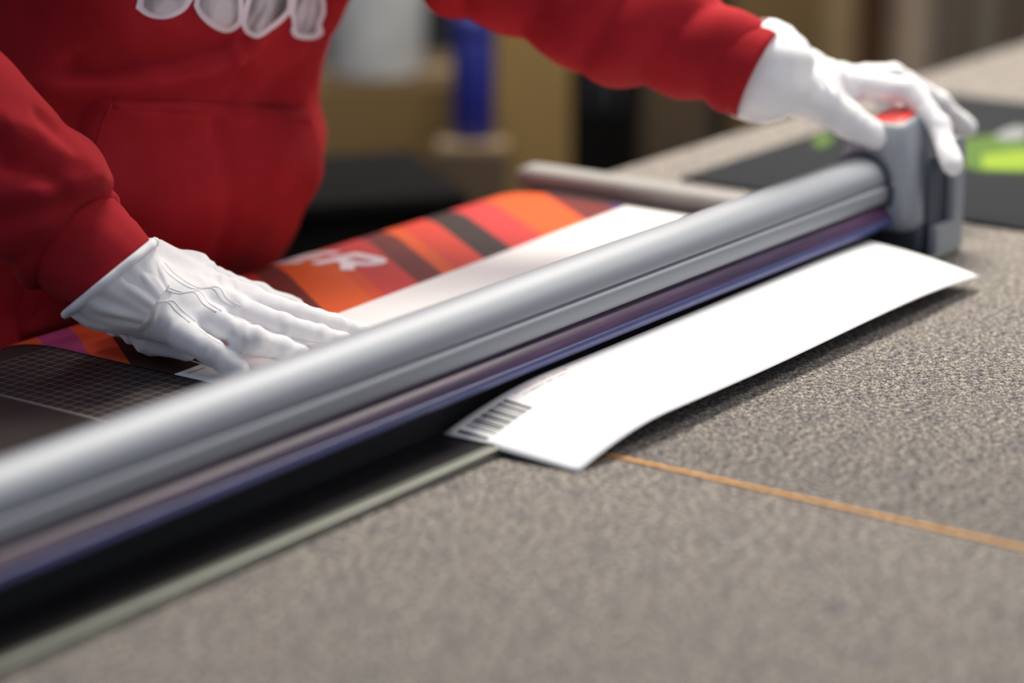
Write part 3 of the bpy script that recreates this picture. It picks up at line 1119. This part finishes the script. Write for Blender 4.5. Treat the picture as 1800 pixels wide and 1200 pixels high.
def glove(lo, hi, fingers, palm, thumb, wrist, wrinkles, res=0.00135, extra=None):
    f = Field(lo, hi, res)
    d = None
    for c in palm:
        q = f.chain(c, 0.006)
        d = q if d is None else smin(d, q, 0.011)
    d = smin(d, f.chain(thumb, 0.005), 0.010)
    for c in fingers:
        d = smin(d, f.chain(c, 0.004), 0.0038)
    if extra:
        d = extra(f, d)
    near = np.abs(d) < 0.008
    Q = f.pts(near)
    d[near] -= wrinkles(Q)
    f.d = d
    return f


# right hand pressing the print flat
fing = [px([(322, 590, .037, .0118), (364, 613, .030, .0100), (396, 633, .0205, .0092), (418, 646, .0165, .0080)]),
        px([(372, 566, .043, .0118), (445, 597, .035, .0103), (494, 614, .0235, .0093), (527, 623, .0165, .0080)]),
        px([(415, 546, .045, .0120), (497, 574, .037, .0104), (558, 592, .0245, .0094), (604, 602, .0163, .0080)]),
        px([(440, 531, .045, .0118), (520, 555, .035, .0104), (585, 573, .0230, .0093), (634, 584, .0160, .0080)])]
thumb = px([(285, 470, .066, .0180), (335, 480, .058, .0165), (388, 503, .044, .0125), (455, 522, .030, .0108), (515, 540, .0175, .0088)])
W1, W2, W3 = (215, 520, .060), (240, 490, .068), (262, 466, .072)
palm = [px([W1 + (.0225,), (262, 556, .047, .0165), (318, 580, .039, .0125)]),
        px([W1 + (.0225,), (300, 540, .050, .0160), (372, 565, .042, .0130)]),
        px([W2 + (.0225,), (330, 520, .053, .0160), (415, 545, .044, .0130)]),
        px([W3 + (.0215,), (345, 505, .054, .0165), (438, 530, .044, .0130)]),
        [(A(R_END + GAX * 0.016), .0290), (A(at(250, 522, z=.058)), .0250), (A(at(310, 535, z=.052)), .0170)],
        px([(215, 556, .034, .0160), (268, 590, .024, .0140), (325, 605, .024, .0130)]),
        px([(250, 520, .040, .0200), (318, 552, .030, .0170), (370, 552, .032, .0120)])]


def wr_right(Q):
    a, b = A(at(215, 520, z=.06)), A(at(415, 545, z=.044))
    ax = (b - a) / np.linalg.norm(b - a)
    t = (Q - a) @ ax
    L = np.linalg.norm(b - a)
    gather = 0.0014 * np.exp(-((t - 0.002) / 0.016) ** 2) * np.sin(t * 700 + 5 * vnoise(Q, 60))
    knuck = 0.0006 * np.exp(-((t - L * 0.86) / 0.016) ** 2) * np.sin(t * 430 + 4.5 * vnoise(Q, 42) + Q[:, 0] * 80)
    soft = 0.0007 * vnoise(Q, 60) + 0.0003 * vnoise(Q + 2, 150)
    fingw = 0.0003 * (t > L) * np.sin(t * 380 + 3 * vnoise(Q, 70))
    return gather + knuck + soft + fingw


f = glove((-0.40, 0.17, 0.002), (-0.12, 0.42, 0.115), fing, palm, thumb, None, wr_right)
glr = f.mesh('glove', COTTON, person)
tag(glr, 'white cotton glove pressing the print flat')
GB = bvh_of(glr)
del f


def z2(a, b):
    return 80 + a / 3.0, 380 + b / 3.0


def seam(zpts, r=0.0006, bvh=None, parent=None, conv=z2):
    P_ = smooth_path([conv(*p) + (0,) for p in zpts], 6)
    out = []
    for p in P_:
        h, nr = cast(bvh, p.x, p.y)
        if h is not None:
            out.append(h - nr * 0.00025)
    out = [p for i, p in enumerate(out) if i == 0 or (p - out[i - 1]).length < 0.012]
    if len(out) > 3:
        tube('seam', out, r, COTTON_SEAM, parent, 6)


for dx, dy in ((0, 0), (28, -6)):
    seam([(350 + dx, 345 + dy), (440 + dx, 400 + dy), (560 + dx, 455 + dy), (640 + dx, 450 + dy), (690 + dx, 500 + dy), (760 + dx, 560 + dy)], 0.0008, GB, glr)
    seam([(480 + dx, 285 + dy), (560 + dx, 350 + dy), (690 + dx, 405 + dy), (780 + dx, 400 + dy), (830 + dx, 460 + dy), (900 + dx, 505 + dy)], 0.0008, GB, glr)
    seam([(600 + dx, 250 + dy), (660 + dx, 315 + dy), (770 + dx, 380 + dy), (880 + dx, 380 + dy), (930 + dx, 440 + dy), (1000 + dx, 480 + dy)], 0.0008, GB, glr)
seam([(310, 500), (400, 580), (500, 620), (620, 665), (700, 715), (760, 760), (880, 800), (1000, 805)], 0.0005, GB, glr)
seam([(800, 590), (900, 660), (1040, 730), (1180, 760), (1300, 750)], 0.0005, GB, glr)
seam([(990, 530), (1150, 585), (1300, 640), (1450, 670), (1560, 665)], 0.0005, GB, glr)

# flared cuff of the right glove
HA = R_END - GAX * 0.0030 - UPV * 0.005 + RGT * 0.001
HBp = HA + GAX * 0.008
cuff('glove_cuff', [HA + GAX * 0.030 + RGT * 0.012, HA + GAX * 0.024 + RGT * 0.009, HA + GAX * 0.018 + RGT * 0.006, HA + GAX * 0.013 + RGT * 0.003, HA + GAX * 0.008, HA + GAX * 0.004, HA, HA - GAX * 0.002],
     [0.0215, 0.0265, 0.0310, 0.0345, 0.0385, 0.0412, 0.0426, 0.0420], COTTON, glr, n=80,
     wr=[0.0006, 0.0016, 0.0026, 0.0026, 0.0018, 0.0012, 0.0012, 0.0012], fr=11, seed=1.3, label='gathered glove cuff with flared hem')
hem = []
for k in range(41):
    th = 2 * math.pi * k / 40
    t = (HA - HBp).normalized()
    a = (Vector((0, 0, 1)) - t * t.z).normalized()
    b = t.cross(a)
    q = 0.0424 + 0.0012 * math.sin(9 * th + 1.3)
    hem.append(HA + a * math.cos(th) * q + b * math.sin(th) * q)
tube('hem', hem, 0.0034, COTTON, glr, 8)

# left hand on the cutting head
fing = [px([(1492, 148, .1500, .0130), (1600, 160, .1440, .0112), (1650, 220, .1180, .0102), (1674, 290, .0900, .0092)]),
        [(A((0.378, 0.119, 0.150)), .0125), (A((0.446, 0.097, 0.1445)), .0110), (A((0.487, 0.072, 0.117)), .0100), (A(at(1700, 224, z=.092)), .0090)],
        [(A((0.372, 0.138, 0.146)), .0122), (A((0.440, 0.126, 0.138)), .0108), (A((0.470, 0.108, 0.108)), .0095), (A((0.470, 0.096, 0.082)), .0088)],
        [(A((0.360, 0.156, 0.140)), .0112), (A((0.412, 0.150, 0.128)), .0098), (A((0.440, 0.138, 0.104)), .0088), (A((0.442, 0.128, 0.085)), .0080)]]
thumb = px([(1392, 158, .156, .0200), (1440, 180, .142, .0180), (1492, 212, .123, .0152), (1545, 245, .1060, .0134)])
WL = (1385, 128, .166)
wl = A(at(*WL[:2], z=WL[2]))
palm = [[(wl, .0240), fing[0][0]], [(wl + A((0, .012, 0)), .0235), fing[1][0]], [(wl + A((0, .018, -.002)), .0225), fing[2][0]], [(wl + A((-.004, .022, -.004)), .0225), fing[3][0]],
        px([(1392, 150, .160, .0220), (1450, 160, .148, .0170), (1490, 165, .142, .0120)])]


def wr_left(Q):
    ax = A((0.95, -0.2, -0.25))
    t = (Q - wl) @ (ax / np.linalg.norm(ax))
    return (0.0050 * np.exp(-((t - 0.026) / 0.020) ** 2) * np.sin(t * 330 + 1.5 * vnoise(Q, 40)) * np.clip((Q[:, 2] - 0.15) / 0.015, 0, 1)
            + 0.0015 * vnoise(Q, 60) + 0.0007 * vnoise(Q + 1, 130))


f = glove((0.20, -0.02, 0.055), (0.53, 0.22, 0.225), fing, palm, thumb, None, wr_left, 0.0018)
gll = f.mesh('glove', COTTON, person)
tag(gll, 'white cotton glove gripping the cutting head')
del f
q0, q1, q2, q3, q4 = at(1412, 136, z=.162), at(1392, 131, z=.165), at(1368, 127, z=.169), at(1342, 124, z=.1730), at(1322, 122, z=.1770)
cuff('glove_cuff', [q0, q1, q2, q3, q4, q4 - ld * 0.006, q4 - ld * 0.012, q4 - ld * 0.05], [0.0235, 0.0285, 0.0400, 0.0445, 0.0445, 0.0430, 0.0385, 0.036], COTTON, gll, n=64, wr=[0.001, 0.0022, 0.002, 0.0012, 0.0012, 0.001, 0.0, 0.0], fr=7, seed=0.4,
     label='gathered glove cuff with flared hem')

# ------------------------------------------------------------------ background of the workshop
CARD = []
for k, c in enumerate([(96, 74, 38), (118, 94, 50), (62, 46, 28), (150, 122, 84)]):
    m = Mat('cardboard', rough=0.85)
    m.color(m.ramp(m.noise(9, 4, 0.6, stretch=(1, 1, 0.3)), [(0.3, srgb(*[int(x * 0.9) for x in c])), (0.7, srgb(*c))]))
    CARD.append(m.m)
TAPE = plain('parcel_tape', (150, 128, 92), 0.3)


def carton(x, y, w, dpt, h, rot, z, mat, label):
    root = empty('cardboard_box')
    tag(root, label, 'box')
    R = Matrix.Rotation(rot, 4, 'Z')
    root.matrix_world = Matrix.Translation((x, y, z)) @ R
    box('box_body', (-w / 2, -dpt / 2, 0), (w / 2, dpt / 2, h - 0.004), mat, root, 0.004)
    for s in (-1, 1):
        box('flap', (-w / 2, 0.001 if s > 0 else -dpt / 2, h - 0.004), (w / 2, dpt / 2 if s > 0 else -0.001, h), mat, root, 0.0015)
    box('tape', (-w / 2 - 0.001, -0.03, h), (w / 2 + 0.001, 0.03, h + 0.001), TAPE, root)
    return root


FACE = YAW - math.pi / 2


def spot(x, D):
    p = at(x, 300, D=D)
    return p.x, p.y


def standing_roll(x, D, r, h, mat, label, z=FLOOR_Z, tilt=0.0):
    X_, Y_ = spot(x, D)
    root = empty('material_roll')
    tag(root, label, 'roll', 'upright rolls by the far wall')
    n = 28
    ring = lambda q, zz_: [(X_ + q * math.cos(2 * math.pi * k / n) , Y_ + q * math.sin(2 * math.pi * k / n), z + zz_) for k in range(n)]
    loft('roll_wrap', [ring(r * 0.45, 0.0), ring(r, 0.0), ring(r, h), ring(r * 0.45, h), ring(r * 0.45, h - 0.02)], mat, root, cap=False, angle=40)
    loft('roll_core', [ring(r * 0.36, -0.0), ring(r * 0.44, -0.0), ring(r * 0.44, h + 0.015), ring(r * 0.36, h + 0.015), ring(r * 0.36, h - 0.05)], CARD[3], root, cap=False, angle=40)
    return root


carton(*spot(690, 4.75), 0.42, 0.36, 0.64, FACE + 0.08, FLOOR_Z, CARD[0], 'large brown cardboard box beneath the pale grey bin, behind the worker')
carton(*spot(832, 4.05), 0.11, 0.16, 0.64, FACE - 0.05, FLOOR_Z, CARD[2], 'narrow dark brown cardboard box carrying the blue canister')
carton(*spot(930, 4.45), 0.13, 0.24, 0.90, FACE + 0.05, FLOOR_Z, CARD[1], 'tall tan cardboard box right of the blue canister')
carton(*spot(1182, 4.85), 0.12, 0.20, 0.66, FACE, FLOOR_Z, CARD[2], 'small brown box standing in the dark gap left of the far glove')
carton(*spot(1340, 5.5), 0.19, 0.24, 0.95, FACE + 0.06, FLOOR_Z, CARD[0], 'tall olive-brown box behind the far red sleeve cuff')
# dark bin behind the worker
cr = empty('storage_bin')
tag(cr, 'tall black lidded bin on the floor just behind the worker', 'bin')
cx_, cy_ = spot(560, 3.2)
cr.matrix_world = Matrix.Translation((cx_, cy_, FLOOR_Z)) @ Matrix.Rotation(FACE + 0.30, 4, 'Z')
DKP = plain('black_plastic', (14, 12, 12), 0.95, Specular_IOR_Level=0.1)
box('bin_floor', (-0.15, -0.13, 0.0), (0.15, 0.13, 0.02), DKP, cr)
for lo_, hi_ in (((-0.15, -0.13, 0.02), (0.15, -0.115, 0.74)), ((-0.15, 0.115, 0.02), (0.15, 0.13, 0.74)), ((-0.15, -0.115, 0.02), (-0.135, 0.115, 0.74)), ((0.135, -0.115, 0.02), (0.15, 0.115, 0.74))):
    box('bin_wall', lo_, hi_, DKP, cr, 0.003)
box('bin_lid', (-0.16, -0.14, 0.74), (0.16, 0.14, 0.765), DKP, cr, 0.006)
# black block added to keep the empty background gap dark
cb = empty('gap_darkener')
tag(cb, 'black upright block added to darken the gap under the far red sleeve', 'gap_darkener')
cx_, cy_ = spot(1055, 5.6)
cb.matrix_world = Matrix.Translation((cx_, cy_, FLOOR_Z)) @ Matrix.Rotation(FACE, 4, 'Z')
box('gap_darkener_body', (-0.15, -0.2, 0.04), (0.15, 0.2, 0.95), DKP, cb, 0.004)
for sx in (-1, 1):
    dr_ = box('gap_darkener_door', (0.002 if sx > 0 else -0.148, -0.215, 0.06), (0.148 if sx > 0 else -0.002, -0.2, 0.93), DKP, cb, 0.003)
    box('gap_darkener_handle', (sx * 0.02 - 0.005, -0.226, 0.45), (sx * 0.02 + 0.005, -0.215, 0.57), HEAD_DARK, dr_, 0.002)
box('gap_darkener_plinth', (-0.14, -0.18, 0.0), (0.14, 0.19, 0.04), DKP, cb)
# pale grey bin on the large box
bx_, by_ = spot(665, 4.70)
bn = empty('plastic_bin')
tag(bn, 'pale grey plastic bin standing on the large brown box', 'bin')
rr_ = lambda q, z: [(bx_ + q * math.cos(2 * math.pi * k / 36), by_ + q * math.sin(2 * math.pi * k / 36), z) for k in range(36)]
PG = plain('pale_grey_plastic', (170, 172, 174), 0.5)
z0_ = FLOOR_Z + 0.641
loft('bin_body', [rr_(0.075, z0_), rr_(0.085, z0_ + 0.005), rr_(0.100, z0_ + 0.25), rr_(0.096, z0_ + 0.25), rr_(0.080, z0_ + 0.02)], PG, bn, cap=True, angle=40)
loft('bin_rim', [rr_(0.0965, z0_ + 0.25), rr_(0.106, z0_ + 0.248), rr_(0.107, z0_ + 0.262), rr_(0.0965, z0_ + 0.264), rr_(0.0965, z0_ + 0.25)], PG, bn, cap=False, angle=40)
# blue canister
bx2, by2 = spot(832, 4.08)
bt = empty('canister')
tag(bt, 'dark blue upright canister on the narrow brown box', 'canister')
rb_ = lambda q, z: [(bx2 + q * math.cos(2 * math.pi * k / 32), by2 + q * math.sin(2 * math.pi * k / 32), FLOOR_Z + 0.642 + z) for k in range(32)]
NAVY = plain('navy_plastic', (22, 28, 104), 0.4)
loft('canister_body', [rb_(0.030, 0), rb_(0.033, 0.006), rb_(0.033, 0.168), rb_(0.031, 0.172)], NAVY, bt, angle=40)
loft('canister_cap', [rb_(0.034, 0.1722), rb_(0.036, 0.1725), rb_(0.036, 0.196), rb_(0.033, 0.200)], NAVY, bt, angle=40)
# upright rolls
WR = [plain('roll_wrap', c, 0.7, 0, 0.08, 12) for c in ((138, 116, 84), (70, 46, 24), (142, 126, 110), (92, 80, 70), (100, 92, 80), (84, 70, 58), (190, 190, 188))]
rolls = [(1452, 5.75, 0.056, 0, 'light tan roll, leftmost of the upright rolls above the far glove'), (1526, 5.85, 0.044, 1, 'dark brown thin upright roll right of the light tan one'),
         (1590, 5.75, 0.050, 2, 'taupe upright roll beside the dark brown thin one'), (1652, 5.85, 0.044, 3, 'dark grey-brown upright roll right of the taupe one'),
         (1716, 5.9, 0.048, 4, 'olive-grey upright roll second from the right picture edge'), (1778, 5.95, 0.042, 5, 'dark brown-grey upright roll near the right picture edge'),
         (1822, 6.0, 0.022, 6, 'slim white upright roll at the right picture edge')]
for x_, D_, r_, k_, lab in rolls:
    standing_roll(x_, D_, r_, 1.15, WR[k_], lab)
